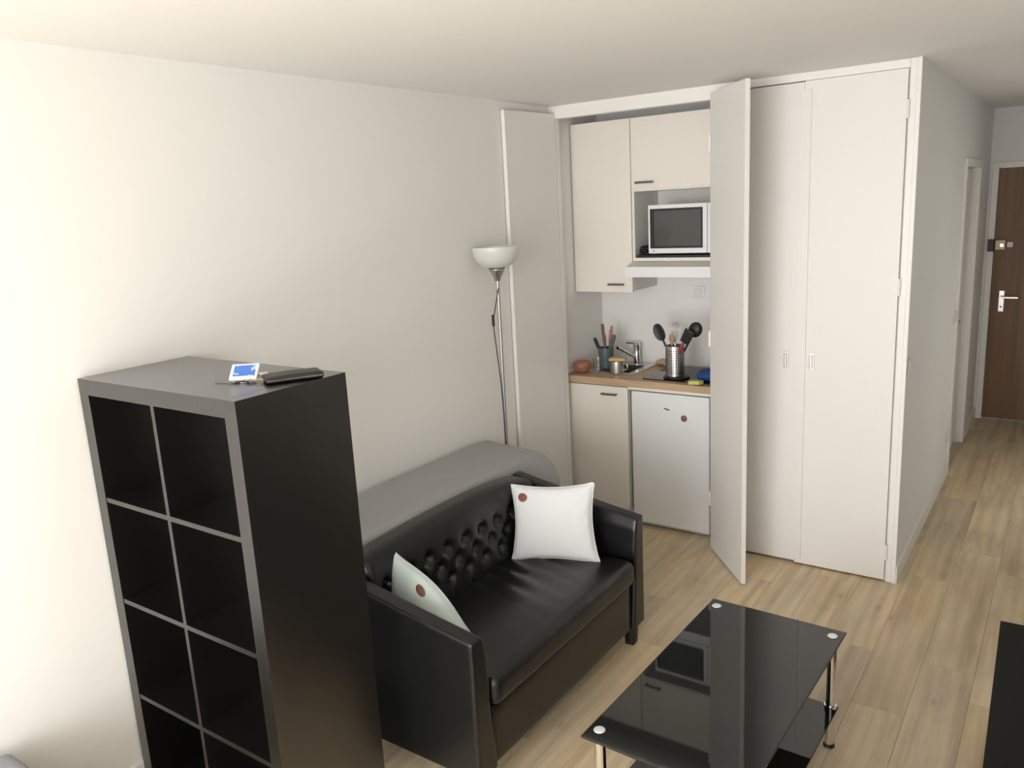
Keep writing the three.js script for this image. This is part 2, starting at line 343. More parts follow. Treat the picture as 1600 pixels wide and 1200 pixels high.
{
  const f = thing('small_fridge', 'white undercounter fridge with a small badge and a magnet', 'fridge', [0, 0, 0]);
  part('body', bx(0.447, 0.925, 0.018, 0.842, -0.555, -0.122, 0.004), M.appliance, f);
  for (const [x, z] of [[0.48, -0.16], [0.89, -0.16], [0.48, -0.52], [0.89, -0.52]]) part('foot', cyl(0.018, 0.018, 0, 0.02, x, z, 16), M.black, f);
  const d = part('door', bx(0.445, 0.927, 0.028, 0.842, -0.118, -0.072, 0.008), M.appliance, f);
  part('badge', merged(bx(0.654, 0.672, 0.752, 0.758, -0.0722, -0.0706, 0), bx(0.668, 0.690, 0.747, 0.753, -0.0722, -0.0706, 0)), M.black, d, 'small dark brand badge');
  part('grille', bx(0.46, 0.91, 0.006, 0.024, -0.13, -0.11, 0.001), M.carcass, f);
}
{
  const g = lathe([[0.0001, 0], [0.017, 0], [0.019, 0.003], [0.015, 0.008], [0.0001, 0.009]], 20).rotateX(Math.PI / 2).translate(0.778, 0.709, -0.0718);
  single('fridge_magnet', g, mat(rgb(0.20, 0.10, 0.10), 0.5), 'small dark reddish magnet on the fridge door', 'magnet');
}
single('filler_batten', bx(0.428, 0.974, 0.850, 0.868, -0.10, -0.068, 0.001), M.cabinet, 'thin cream batten between the worktop and the fridge', 'batten');
const WT = 0.908; // worktop height
{
  const s = new THREE.Shape([[0.003, 0.060], [0.975, 0.060], [0.975, 0.562], [0.003, 0.562]].map(p => new THREE.Vector2(p[0], p[1])));
  s.holes.push(new THREE.Path([[0.135, 0.215], [0.135, 0.465], [0.365, 0.465], [0.365, 0.215]].map(p => new THREE.Vector2(p[0], p[1]))));
  const g = new THREE.ExtrudeGeometry(s, { depth: WT - 0.868, bevelEnabled: false }).rotateX(-Math.PI / 2).translate(0, 0.868, 0);
  g.computeVertexNormals();
  single('worktop', metricUV(g, 0.9, 0.45, 0, 0), M.counter, 'light oak worktop of the kitchenette with sink and hob', 'worktop');
}
{
  const s = thing('kitchen_sink', 'small stainless steel sink set into the worktop', 'sink', [0, 0, 0]);
  const sh = new THREE.Shape([[0.095, 0.185], [0.400, 0.185], [0.400, 0.545], [0.095, 0.545]].map(p => new THREE.Vector2(p[0], p[1])));
  sh.holes.push(new THREE.Path([[0.142, 0.222], [0.142, 0.458], [0.358, 0.458], [0.358, 0.222]].map(p => new THREE.Vector2(p[0], p[1]))));
  part('rim', new THREE.ExtrudeGeometry(sh, { depth: 0.003, bevelEnabled: true, bevelSize: 0.002, bevelThickness: 0.001, bevelSegments: 2 }).rotateX(-Math.PI / 2).translate(0, WT + 0.001, 0), M.steel, s);
  part('basin', merged(bx(0.140, 0.143, 0.77, WT + 0.003, -0.46, -0.22, 0), bx(0.357, 0.360, 0.77, WT + 0.003, -0.46, -0.22, 0), bx(0.143, 0.357, 0.77, WT + 0.003, -0.46, -0.457, 0), bx(0.143, 0.357, 0.77, WT + 0.003, -0.223, -0.22, 0), bx(0.143, 0.357, 0.77, 0.773, -0.457, -0.223, 0)), M.steel, s);
  part('drain', cyl(0.025, 0.025, 0.7735, 0.7765, 0.25, -0.34, 24), M.darksteel, s);
}
{
  const f = thing('mixer_tap', 'chrome mixer tap with an angled lever behind the sink', 'tap', [0.275, WT + 0.0045, -0.505]);
  part('body', merged(cyl(0.024, 0.021, 0, 0.085), cyl(0.021, 0.024, 0.085, 0.125)), M.chrome, f);
  part('spout', tube([[0, 0.035, 0], [-0.03, 0.07, 0.05], [-0.052, 0.100, 0.095], [-0.07, 0.122, 0.130]], 0.011), M.chrome, f);
  part('lever', merged(bx(-0.075, 0.02, 0.128, 0.140, -0.012, 0.012, 0.005)), M.chrome, f);
}
{
  const h = thing('ceramic_hob', 'black glass hob at the right end of the worktop', 'hob', [0, 0, 0]);
  part('glass_plate', bx(0.50, 0.945, WT, WT + 0.006, -0.535, -0.115, 0.002), M.blackglass, h);
  part('hot_plate', lathe([[0.0001, 0.012], [0.055, 0.012], [0.074, 0.010], [0.078, 0], [0.0001, 0]], 40).translate(0.677, WT + 0.0065, -0.205), M.black, h);
  part('hot_plate', lathe([[0.0001, 0.012], [0.055, 0.012], [0.074, 0.010], [0.078, 0], [0.0001, 0]], 40).translate(0.81, WT + 0.0065, -0.42), M.black, h);
}
{ // microwave
  const m = thing('microwave_oven', 'white microwave oven with a dark window in the niche', 'microwave', [0, 0, 0]);
  part('body', bx(0.510, 0.955, 1.634, 1.905, -0.545, -0.232, 0.004), M.appliance, m);
  const d = part('door', bx(0.509, 0.862, 1.633, 1.906, -0.231, -0.206, 0.005), M.appliance, m);
  part('window_surround', bx(0.522, 0.838, 1.662, 1.884, -0.207, -0.2045, 0.001), M.blackplastic, d);
  part('window_pane', bx(0.548, 0.826, 1.674, 1.872, -0.2055, -0.2035, 0.001), mat(rgb(0.085, 0.088, 0.082), 0.06, { ior: 1.6 }), d, 'dark reflective glass');
  part('badge', merged(bx(0.537, 0.549, 1.6455, 1.6485, -0.2065, -0.2050, 0), bx(0.5415, 0.5445, 1.641, 1.653, -0.2065, -0.2050, 0)), M.darksteel, d, 'tiny dark brand mark');
  const p = part('control_panel', bx(0.864, 0.956, 1.633, 1.906, -0.231, -0.207, 0.004), M.appliance, m);
  part('dial', cyl(0.018, 0.016, 0, 0.014, 0, 0, 24).rotateX(Math.PI / 2).translate(0.910, 1.70, -0.200), M.white, p);
  part('dial', cyl(0.018, 0.016, 0, 0.014, 0, 0, 24).rotateX(Math.PI / 2).translate(0.910, 1.79, -0.200), M.white, p);
  for (const [x, z] of [[0.53, -0.25], [0.93, -0.25], [0.53, -0.52], [0.93, -0.52]]) part('foot', cyl(0.012, 0.012, 1.6228, 1.636, x, z, 12), M.black, m);
}
single('shelf_mat', bx(0.425, 0.955, 1.6085, 1.6225, -0.54, -0.221, 0.002), M.black, 'black mat lying under the microwave', 'mat');
{
  const pts = [], pts2 = [];
  for (let i = 0; i <= 40; i++) { const a = i / 40 * Math.PI * 6, r = 0.020 + 0.006 * Math.sin(i * 1.7); pts.push([0.465 + r * Math.cos(a) * 1.15, 1.6305 + i / 40 * 0.042, -0.26 + r * Math.sin(a) * 1.5]); }
  single('coiled_cable', tube(pts, 0.0072, 160, 8), M.black, 'coiled black power cable beside the microwave', 'cable');
}
// wall socket on the back wall
{
  const s = thing('wall_socket', 'white wall socket on the kitchenette back wall', 'socket', [0.67, 1.375, -0.565]);
  part('plate', bx(-0.036, 0.036, -0.036, 0.036, 0, 0.009, 0.004), M.appliance, s);
  part('recess', lathe([[0.0001, 0], [0.022, 0], [0.024, 0.003], [0.026, 0.003], [0.026, 0]], 28).rotateX(Math.PI / 2).translate(0, 0, 0.0092), M.carcass, s);
}
// things on the worktop
single('terracotta_bowl', lathe([[0.0001, 0], [0.03, 0], [0.045, 0.014], [0.055, 0.036], [0.056, 0.052], [0.050, 0.066], [0.034, 0.074], [0.0001, 0.078]], 40).translate(0.066, WT, -0.165), mat(rgb(0.36, 0.15, 0.085), 0.45), 'rounded terracotta pot with lid at the left end of the worktop', 'pot');
const SP = WT + 0.0045; // on the sink rim
{
  const g = lathe([[0.0001, 0], [0.026, 0], [0.028, 0.004], [0.033, 0.085], [0.0315, 0.085], [0.026, 0.006], [0.0001, 0.006]], 32).translate(0.155, SP - 0.0002, -0.203);
  single('drinking_glass', g, mat(rgb(0.95, 0.97, 0.96), 0.02, { transmission: 1, thickness: 0, ior: 1.5 }), 'clear drinking glass in front of the cutlery pot', 'glass');
}
const cutX = 0.118, cutZ = -0.325;
single('cutlery_pot', lathe([[0.0001, 0], [0.043, 0], [0.045, 0.003], [0.050, 0.130], [0.047, 0.130], [0.042, 0.006], [0.0001, 0.006]], 36).translate(cutX + 0.03, WT - 0.001 + 0.0055, cutZ - 0.0), mat(rgb(0.10, 0.125, 0.14), 0.35), 'slate grey cutlery pot behind the sink', 'pot');
// cutlery: handles up, leaning on the rim
function stick(name, label, category, group, foot, top, build) {
  const o = thing(name, label, category, foot, 0, group);
  const dir = new THREE.Vector3(...top).sub(new THREE.Vector3(...foot));
  o.quaternion.setFromUnitVectors(new THREE.Vector3(0, 1, 0), dir.clone().normalize());
  build(o, dir.length());
  return o;
}
const cutCol = { wood: mat(rgb(0.20, 0.10, 0.05), 0.5), salmon: mat(rgb(0.48, 0.20, 0.15), 0.45), black: M.blackplastic, grey: mat(rgb(0.13, 0.14, 0.13), 0.4) };
[
  ['table_knife', 'tall brown-handled knife in the cutlery pot', 'knife', [0.0, -0.01], [-0.02, 0.272, 0.0], 'wood', 0.0105],
  ['table_fork', 'salmon-handled fork in the cutlery pot beside the brown knife', 'fork', [0.012, 0.0], [0.028, 0.235, -0.02], 'salmon', 0.008],
  ['table_spoon', 'salmon-handled spoon at the far side of the cutlery pot', 'spoon', [0.015, -0.012], [0.048, 0.262, 0.004], 'salmon', 0.0085],
  ['kitchen_knife', 'black-handled knife leaning over the left rim of the cutlery pot', 'knife', [0.012, 0.012], [-0.062, 0.185, 0.03], 'black', 0.0115],
  ['vegetable_peeler', 'grey-handled peeler leaning over the right rim of the cutlery pot', 'peeler', [-0.012, -0.006], [0.070, 0.208, 0.012], 'grey', 0.014],
  ['dessert_spoon', 'brown-handled small spoon upright in the cutlery pot', 'spoon', [0.002, 0.014], [0.006, 0.205, 0.022], 'wood', 0.0085],
].forEach(([n, l, c, f, t, k, r]) => {
  const b = [cutX + 0.03 + f[0], WT + 0.012, cutZ + f[1]], e = [cutX + 0.03 + t[0], WT + 0.012 + t[1], cutZ + t[2]];
  stick(n, l, c, 'cutlery in the grey pot', b, e, (o, L) => {
    part('blade', bx(-0.004, 0.004, 0, L * 0.62, -0.0012, 0.0012, 0.0008), M.steel, o);
    part('handle', softBox(r * 2, L * 0.45, r * 1.4, r * 0.65, 4, 8, 4, v => { const t = v.y / (L * 0.225); v.x *= 1 - 0.18 * t * t + 0.12 * t; }).translate(0, L * 0.775, 0), cutCol[k], o);
  });
});
{
  const m = thing('steel_cup', 'shiny steel cup on the front edge of the sink', 'cup', [0.288, WT + 0.0045, -0.204]);
  part('body', lathe([[0.0001, 0], [0.040, 0], [0.043, 0.003], [0.044, 0.075], [0.042, 0.075], [0.041, 0.004], [0.0001, 0.004]], 40), M.steel, m);
  part('handle', tube([[0.043, 0.06, 0], [0.066, 0.058, 0.0], [0.068, 0.03, 0], [0.043, 0.02, 0]], 0.004, 20, 8), M.steel, m);
}
single('dish_brush', softBox(0.105, 0.020, 0.06, 0.009, 10, 4, 8).rotateY(0.25).translate(0.293, WT + 0.0045 + 0.0855, -0.206), mat(rgb(0.62, 0.43, 0.20), 0.8), 'yellow-brown scrubbing block lying across the steel cup', 'brush');
single('wooden_scrubber', softBox(0.11, 0.028, 0.05, 0.012, 10, 4, 8, v => { v.y += 0.006 * Math.cos(v.x * 40); }).rotateY(-0.35).translate(0.46, WT + 0.0215, -0.505), mat(rgb(0.50, 0.37, 0.21), 0.8), 'pale wooden scrubber at the back edge of the worktop', 'brush');
// perforated utensil holder with its utensils
const utX = 0.672, utZ = -0.195, UT = WT + 0.0065 + 0.0125;
{
  const u = thing('utensil_holder', 'tall perforated steel utensil holder standing on the hob', 'holder', [utX, UT, utZ]);
  part('body', lathe([[0.0001, 0], [0.052, 0], [0.054, 0.003], [0.054, 0.176], [0.0525, 0.180], [0.0515, 0.176], [0.0515, 0.004], [0.0001, 0.004]], 56), M.steel, u);
  const hole = new THREE.CircleGeometry(0.0036, 10), gs = [];
  for (let c = 0; c < 24; c++) for (let r = 0; r < 11; r++) gs.push(hole.clone().translate(0, 0.022 + r * 0.013, 0.0543).rotateY(c / 24 * Math.PI * 2));
  const holes = part('perforation', mergeGeometries(gs), M.black, u, 'rows of small dark holes'); holes.userData.kind = 'stuff';
}
const utensils = [
  ['serving_spoon', 'black serving spoon leaning out of the utensil holder on the sink side', 'spoon', [0.018, 0.0], [-0.115, 0.292, 0.0], M.blackplastic, 'spoon'],
  ['slotted_turner', 'black turner with red handle leaning towards the ajar door', 'spatula', [-0.040, 0.018], [0.118, 0.288, 0.045], M.black, 'turner'],
  ['soup_ladle', 'black ladle behind the red-handled turner', 'ladle', [-0.02, -0.01], [0.138, 0.305, -0.01], M.blackplastic, 'ladle'],
  ['wire_whisk', 'silver wire whisk standing upright among the utensils', 'whisk', [0.002, 0.01], [0.0, 0.31, -0.01], M.steel, 'whisk'],
  ['wooden_spoon', 'short wooden spoon upright in the utensil holder', 'spoon', [0.0, 0.02], [-0.012, 0.248, 0.02], mat(rgb(0.40, 0.25, 0.13), 0.6), 'wood'],
];
for (const [n, l, c, f, t, m, kind] of utensils) {
  stick(n, l, c, 'kitchen utensils in the steel holder', [utX + f[0], UT + 0.012, utZ + f[1]], [utX + t[0], UT + t[1], utZ + t[2]], (o, L) => {
    const red = mat(rgb(0.33, 0.03, 0.05), 0.4);
    if (kind === 'spoon') { part('handle', cyl(0.005, 0.006, 0, L - 0.09), m, o); part('bowl', softBox(0.068, 0.105, 0.014, 0.006, 10, 14, 4, v => { v.x *= Math.sqrt(Math.max(0.02, 1 - Math.pow(v.y / 0.0535, 2))); v.z += 6 * v.x * v.x; }).translate(0, L - 0.045, 0), m, o); }
    if (kind === 'turner') { part('handle', softBox(0.020, L - 0.10, 0.014, 0.006, 4, 8, 4).translate(0, (L - 0.10) / 2, 0), red, o, 'dark red handle'); part('blade', softBox(0.066, 0.085, 0.008, 0.003, 12, 8, 3, v => { v.x *= 0.85 + 2 * v.y; }).translate(0, L - 0.055, 0), m, o); }
    if (kind === 'ladle') { part('handle', cyl(0.006, 0.006, 0, L - 0.06), m, o); part('bowl', new THREE.SphereGeometry(0.040, 24, 16).scale(1, 1.15, 0.55).translate(0, L - 0.036, 0), m, o); }
    if (kind === 'whisk') { part('handle', cyl(0.007, 0.006, 0, L - 0.12), m, o); for (let i = 0; i < 5; i++) { const a = i / 5 * Math.PI, q = []; for (let k = 0; k <= 12; k++) { const s = k / 12 * Math.PI * 2, w = 0.030 * Math.sin(s / 2) * Math.cos(s / 2) * 2; q.push([w * Math.cos(a), L - 0.12 + 0.12 * Math.sin(s / 2), w * Math.sin(a)]); } part('wire', tube(q, 0.0011, 36, 6), m, o); } }
    if (kind === 'wood') { part('handle', cyl(0.006, 0.006, 0, L - 0.04), m, o); part('bowl', new THREE.SphereGeometry(0.018, 18, 12).scale(1, 1.5, 0.5).translate(0, L - 0.026, 0), m, o); }
  });
}
single('blue_cloth', softBox(0.13, 0.065, 0.13, 0.03, 22, 10, 22, (v) => { const k = fbm(v.x * 28 + 5, v.z * 28 + 5, v.y * 10) - 0.47; v.y = v.y * (1 - 3.2 * Math.hypot(v.x, v.z) * Math.hypot(v.x, v.z) * 14) + 0.015 * k; if (v.y < -0.0300) v.y = -0.0300; v.x += 0.012 * k; }).translate(0.885, WT + 0.0065 + 0.0305, -0.20), mat(rgb(0.012, 0.055, 0.20), 0.8), 'crumpled blue cloth on the hob by the ajar door', 'cloth');
single('yellow_sponge', softBox(0.075, 0.022, 0.05, 0.006, 8, 4, 8, v => { v.y += 0.0025 * Math.sin(v.x * 60); }).rotateY(-0.25).translate(0.842, WT + 0.0135, -0.088), mat(rgb(0.60, 0.60, 0.20), 0.9), 'yellow sponge at the front edge of the worktop', 'sponge');

// ---------------------------------------------------------------- floor lamp
{
  const l = thing('floor_lamp', 'silver uplighter floor lamp with a white glass bowl', 'lamp', [0.127, 0, 0.765]);
  part('base', lathe([[0.0001, 0], [0.088, 0], [0.090, 0.006], [0.080, 0.016], [0.016, 0.024], [0.0001, 0.024]], 40), M.satin, l);
  part('pole', cyl(0.0085, 0.0085, 0.02, 1.60, 0, 0, 20), M.satin, l);
  part('holder_cone', lathe([[0.0001, 1.575], [0.014, 1.575], [0.018, 1.59], [0.038, 1.628], [0.043, 1.642], [0.0001, 1.642]], 40), M.satin, l, 'silver cone under the bowl');
  part('bowl_shade', lathe([[0.040, 1.6425], [0.070, 1.650], [0.098, 1.672], [0.114, 1.700], [0.1195, 1.728], [0.120, 1.748], [0.117, 1.748], [0.1165, 1.729], [0.111, 1.702], [0.096, 1.676], [0.069, 1.654], [0.040, 1.6465]], 56), mat(rgb(0.86, 0.87, 0.82), 0.3, { transmission: 0.25, thickness: 0 }), l, 'opal white glass bowl');
  const c = part('cord', tube([[0.008, 1.54, 0.006], [-0.012, 1.44, 0.016], [-0.024, 1.36, 0.022], [-0.016, 1.22, 0.02], [-0.006, 1.06, 0.014], [0.0, 0.9, 0.012], [0.0, 0.5, 0.012], [0.0, 0.06, 0.012]], 0.0028, 80, 8), M.blackplastic, l, 'thin dark cord hanging along the pole');
  part('switch', softBox(0.014, 0.062, 0.012, 0.005, 4, 6, 4).translate(-0.0255, 1.372, 0.022), M.blackplastic, c);
}

// ---------------------------------------------------------------- shelf unit (2 x 4 cubes)
{
  const X0 = 0.016, W = 0.784, D = 0.39, HH = 1.49, Z1 = 2.872, t = 0.05, s = 0.016;
  const b = thing('shelf_unit', 'tall black-brown cube shelf unit standing against the wall', 'shelf', [X0, 0, Z1 - D]);
  const bw = (x0, x1, y0, y1, z0, z1) => metricUV(bx(x0, x1, y0, y1, z0, z1, 0.0006), 0.5, 1, 0.3, 0.1);
  part('top_panel', bw(t, W - t, HH - t, HH, 0, D), M.blackwood, b);
  part('bottom_panel', bw(t, W - t, 0, t, 0, D), M.blackwood, b);
  part('side_panel', bw(0, t, 0, HH, 0, D), M.blackwood, b);
  part('side_panel', bw(W - t, W, 0, HH, 0, D), M.blackwood, b);
  const ch = (HH - 2 * t - 3 * s) / 4;
  for (let k = 0; k < 3; k++) part('shelf', bw(t, W - t, t + ch * (k + 1) + s * k, t + (ch + s) * (k + 1), 0.002, D - 0.002), M.blackwood, b);
  for (let k = 0; k < 4; k++) part('divider', bw(W / 2 - s / 2, W / 2 + s / 2, t + (ch + s) * k, t + (ch + s) * k + ch, 0.002, D - 0.002), M.blackwood, b);
}
// on top of it
{
  const y = 1.4902;
  const w = thing('wallet', 'black leather wallet lying at the edge of the shelf unit', 'wallet', [0.722, y, 2.612], 1.05);
  part('cover', softBox(0.165, 0.018, 0.085, 0.009, 18, 4, 10, v => { v.y += v.y > 0 ? 0.003 * (1 - Math.pow(v.x / 0.1, 2)) : 0; }).translate(0, 0.009, 0), mat(rgb(0.012, 0.012, 0.012), 0.45), w);
  part('zip', bx(-0.078, 0.078, 0.0075, 0.0115, 0.043, 0.0455, 0.001), M.darksteel, w);
  const k = thing('key_bunch', 'bunch of keys on a ring beside the blue fob', 'keys', [0.612, y, 2.700]);
  part('ring', new THREE.TorusGeometry(0.014, 0.0014, 8, 28).rotateX(Math.PI / 2).translate(0, 0.002, 0), M.steel, k);
  const keyGeo = () => merged(cyl(0.0115, 0.0115, 0, 0.0025, 0, 0, 20), bx(0.009, 0.052, 0, 0.0024, -0.0035, 0.0035, 0.0005), bx(0.035, 0.039, 0, 0.0024, 0.003, 0.0065, 0), bx(0.044, 0.049, 0, 0.0024, 0.003, 0.0065, 0));
  const brass = mat(rgb(0.42, 0.33, 0.18), 0.35, { metalness: 1 });
  [[2.95, -0.024, -0.004, M.darksteel], [3.5, -0.020, 0.012, M.darksteel], [0.9, 0.012, -0.020, brass], [0.35, 0.022, -0.004, brass]].forEach(([a, x, z, m], i) => part('key', keyGeo().scale(1.3, 1, 1.3).rotateY(a).translate(x, 0.0008 + i * 0.0030, z), m, k));
  const f = thing('key_fob', 'blue and white printed key fob lying on the shelf unit', 'key fob', [0.610, y, 2.688], 0.62);
  const print = texture(64, 48, (u, v) => {
    if (u < 0.09 || u > 0.93 || v < 0.14 || v > 0.9) return [0.93, 0.94, 0.95];
    const m = fbm(u * 5, v * 3, 2); return m > 0.54 ? [0.70, 0.80, 0.95] : [0.30, 0.47, 0.80];
  }, true);
  const g = bx(-0.032, 0.032, 0.006, 0.014, -0.024, 0.024, 0.002);
  part('fob_body', g, mat(rgb(0.80, 0.82, 0.84), 0.3), f);
  part('printed_face', new THREE.PlaneGeometry(0.060, 0.044).rotateX(-Math.PI / 2).translate(0, 0.0143, 0), mat(rgb(1, 1, 1), 0.3, { map: print }), f, 'blue print with a white border');
  f.rotation.set(0.62, 0.62, 0.0, 'YXZ'); f.scale.setScalar(1.25); f.position.y = y + 0.018;
  const c = thing('shop_token', 'small pink and white tag lying behind the blue fob', 'tag', [0.585, y, 2.607], -0.5);
  part('tag_body', bx(-0.022, 0.022, 0, 0.006, -0.013, 0.013, 0.002), mat(rgb(0.72, 0.60, 0.58), 0.4), c);
}

// ---------------------------------------------------------------- grey covered mattress along the wall
{
  const X0 = 0.016, X1 = 0.425, Z0 = 0.80, Z1 = 2.47, Y1 = 0.748;
  const w = X1 - X0, d = Z1 - Z0, h = Y1 - 0.004;
  const g = softBox(w, h, d, 0.05, 26, 34, 90, (v, n) => {
    const far = Math.max(0, 1 - (v.z + d / 2) / 0.16);                    // rounded far end
    if (v.y > 0) v.y -= 0.035 * far * far * (0.4 + 1.1 * (v.x + w / 2) / w);
    const low = Math.max(0, (h / 2 - 0.1 - v.y) / h);
    v.z += v.z < 0 ? 0.07 * Math.min(1, low * 2.2) * (v.z < -d / 2 + 0.3 ? 1 : 0) * (1 - (v.z + d / 2) / 0.3) : 0;
    if (n.x > 0.3) v.x += 0.010 * (fbm(v.z * 9, v.y * 2.5, 3) - 0.47) * (0.3 + low * 2);
    const end = Math.min(1, Math.max(0, (1.11 - (v.z + (Z0 + Z1) / 2)) / 0.22));
    v.x += Math.max(0, v.x / (w / 2)) * end * (0.10 * Math.min(1, Math.max(0, h / 2 - v.y) / 0.16) - 0.02);
    v.y += n.y > 0.3 ? 0.010 * (fbm(v.x * 7, v.z * 4, 8) - 0.47) : 0;
  }).translate((X0 + X1) / 2, 0.004 + h / 2, (Z0 + Z1) / 2);
  const b = thing('folded_mattress', 'long upright mattress under a dark grey cover between wall and sofa', 'mattress', [0, 0, 0]);
  part('cover', g, M.greycover, b);
}

// ---------------------------------------------------------------- black leather sofa
{
  const s = thing('leather_sofa', 'black leather two-seat sofa with a button-tufted back', 'sofa', [0, 0, 0]);
  const XB = 0.440, XF = 1.085, ZN = 2.335, ZF = 1.105, AT = 0.105;
  const zc = (ZN + ZF) / 2, W = ZN - ZF;
  // arms: side outline rising to the back, softened edges, inner side padded
  function arm(z0, z1, inner, tufts) {
    const h0 = 0.10, t = z1 - z0, L = XF - XB;
    return softBox(L, 1, t, 0.012, 44, 40, 12, (v, n) => {
      const x = v.x, top = 0.604 + 0.108 * Math.pow(Math.max(0, (L / 2 - x) / L), 1.1);
      const u = v.y + 0.5;
      let y = h0 + u * (top - h0);
      if (u > 0.94) y = top - (1 - u) * (top - h0);
      const sgn = Math.sign(v.z), taper = 0.046 * (y - h0) / (top - h0);     // the inner side leans out to a narrow top
      v.z = -inner * t / 2 + inner * (v.z * inner + t / 2) / t * (t - taper);
      const rr = 0.014, e = Math.max(0, y - (top - rr)) / rr, mid = -inner * taper / 2;
      if (e > 0) v.z = mid + (v.z - mid) * (1 - 0.2 * (1 - Math.sqrt(Math.max(0, 1 - Math.min(1, e * e)))));
      if (sgn === inner && y > 0.36) {
        const q = Math.min(1, (y - 0.36) / 0.1) * Math.min(1, (top - y) / 0.06 + 0.15);
        let bul = 0.014 * q;
        for (const [bx_, by] of tufts) { const r2 = ((x + (XF + XB) / 2 - bx_) ** 2 + (y - by) ** 2) / (0.028 * 0.028); bul -= 0.022 * Math.exp(-r2); }
        v.z += inner * bul * (n.z * inner > 0.3 ? 1 : 0.4);
      }
      v.y = y;
    }).translate((XF + XB) / 2, 0, (z0 + z1) / 2);
  }
  const armTufts = [[0.70, 0.50], [0.80, 0.57], [0.62, 0.60]];
  part('arm', arm(ZN - AT, ZN, -1, armTufts), M.leather, s);
  part('arm', arm(ZF, ZF + AT, 1, armTufts), M.leather, s);
  // backrest with rows of tufting buttons
  const rows = [[0.505, 0], [0.565, 1], [0.625, 0]], buttons = [];
  const iw = W - 2 * AT;
  for (const [y, odd] of rows) for (let k = 0; k < (odd ? 8 : 9); k++) buttons.push([zc - iw / 2 + iw * ((k + (odd ? 1 : 0.5)) / 9), y]);
  const bt = 0.13, lean = 0.10;
  const topAt = z => 0.738 + 0.022 * (1 - Math.pow((z - zc) / (W / 2), 2)) - 0.055 * Math.pow(Math.max(0, (zc - z) / (W / 2)), 4);
  const dent = (z, y) => {
    let q = 0;
    for (const [bz, by] of buttons) { const r2 = ((z - bz) ** 2 + (y - by) ** 2); q += 0.024 * Math.exp(-r2 / (0.020 * 0.020)) + 0.007 * Math.exp(-r2 / (0.05 * 0.05)); }
    for (const [bz, by] of buttons) if (by < 0.51) q += 0.008 * Math.exp(-Math.pow((z - bz) / 0.010, 2)) * (y < by ? 1 : 0);
    return q;
  };
  const back = softBox(bt, 1, iw + 0.06, 0.03, 12, 60, 150, (v, n) => {
    const z = zc + v.z, top = topAt(z), u = v.y + 0.5, h0 = 0.12;
    let y = h0 + u * (top - h0);
    const rr = 0.05, e = Math.max(0, y - (top - rr)) / rr;
    if (e > 0) v.x *= 1 - 0.45 * (1 - Math.sqrt(Math.max(0, 1 - Math.min(1, e * e))));
    if (v.x > 0 && y > 0.36) v.x += 0.022 * Math.min(1, (y - 0.36) / 0.08) * Math.pow(Math.min(1, Math.max(0, top - y) / 0.16), 0.8) - (n.x > 0.2 || n.lengthSq() < 1e-9 || true ? dent(z, y) : 0) * Math.min(1, Math.max(0, v.x) / (bt * 0.35));
    v.x += lean * (0.55 - y) * 0.9;
    v.y = y;
  }).translate(XB + bt / 2 + 0.012, 0, zc);
  part('backrest', back, M.leather, s);
  const btn = new THREE.SphereGeometry(0.0085, 14, 10).scale(0.6, 1, 1);
  for (const [z, y] of buttons) { const m = part('button', btn, M.leather, s); m.position.set(XB + 0.012 + bt + 0.022 - 0.030 + lean * (0.55 - y) * 0.9, y, z); }
  for (const [x, y] of armTufts) for (const [z, k] of [[ZN - AT, -1], [ZF + AT, 1]]) { const m = part('button', btn, M.leather, s); m.position.set(x, y, z - k * 0.036); m.rotation.y = Math.PI / 2; }
  // seat
  const sw = iw + 0.016, sd = 0.535, sh = 0.112;
  const seat = softBox(sd, sh, sw, 0.035, 44, 12, 84, (v, n) => {
    const a = 1 - Math.pow(Math.abs(v.x) / (sd / 2), 3), b = 1 - Math.pow(Math.abs(v.z) / (sw / 2), 4);
    if (v.y > 0) {
      v.y += 0.016 * Math.max(0, a) * Math.max(0, b);
      const zc1 = v.z + 0.16; // stretch wrinkles fanning from the far half of the back
      const wr = Math.exp(-Math.pow((v.x + 0.10) / 0.16, 2)) * Math.exp(-Math.pow(zc1 / 0.24, 2));
      v.y += 0.006 * wr * Math.sin((v.z * 1.0 - v.x * 0.28) * 68 + 2.5 * fbm(v.x * 9, v.z * 9, 2)) + 0.006 * (fbm(v.x * 6, v.z * 6, 9) - 0.47);
    }
    if (v.x > sd / 2 - 0.05) v.x += 0.006 * (fbm(v.z * 8, v.y * 20, 5) - 0.47);
  }).translate(XF + 0.012 - sd / 2, 0.318 + sh / 2, zc);
  part('seat_cushion', seat, M.leather, s);
  part('front_rail', softBox(0.06, 0.215, iw - 0.006, 0.012, 6, 8, 20).translate(XF - 0.012 - 0.03, 0.10 + 0.1075, zc), M.leather, s);
  part('seat_deck', bx(XB + 0.16, XF - 0.075, 0.12, 0.312, zc - iw / 2 + 0.004, zc + iw / 2 - 0.004, 0.004), M.black, s);
  for (const [x, z] of [[XF - 0.045, ZN - 0.05], [XF - 0.045, ZF + 0.05], [XB + 0.06, ZN - 0.05], [XB + 0.06, ZF + 0.05]])
    part('leg', new THREE.CylinderGeometry(0.036, 0.028, 0.105, 4).rotateY(Math.PI / 4).translate(x, 0.0525, z), M.black, s);
}
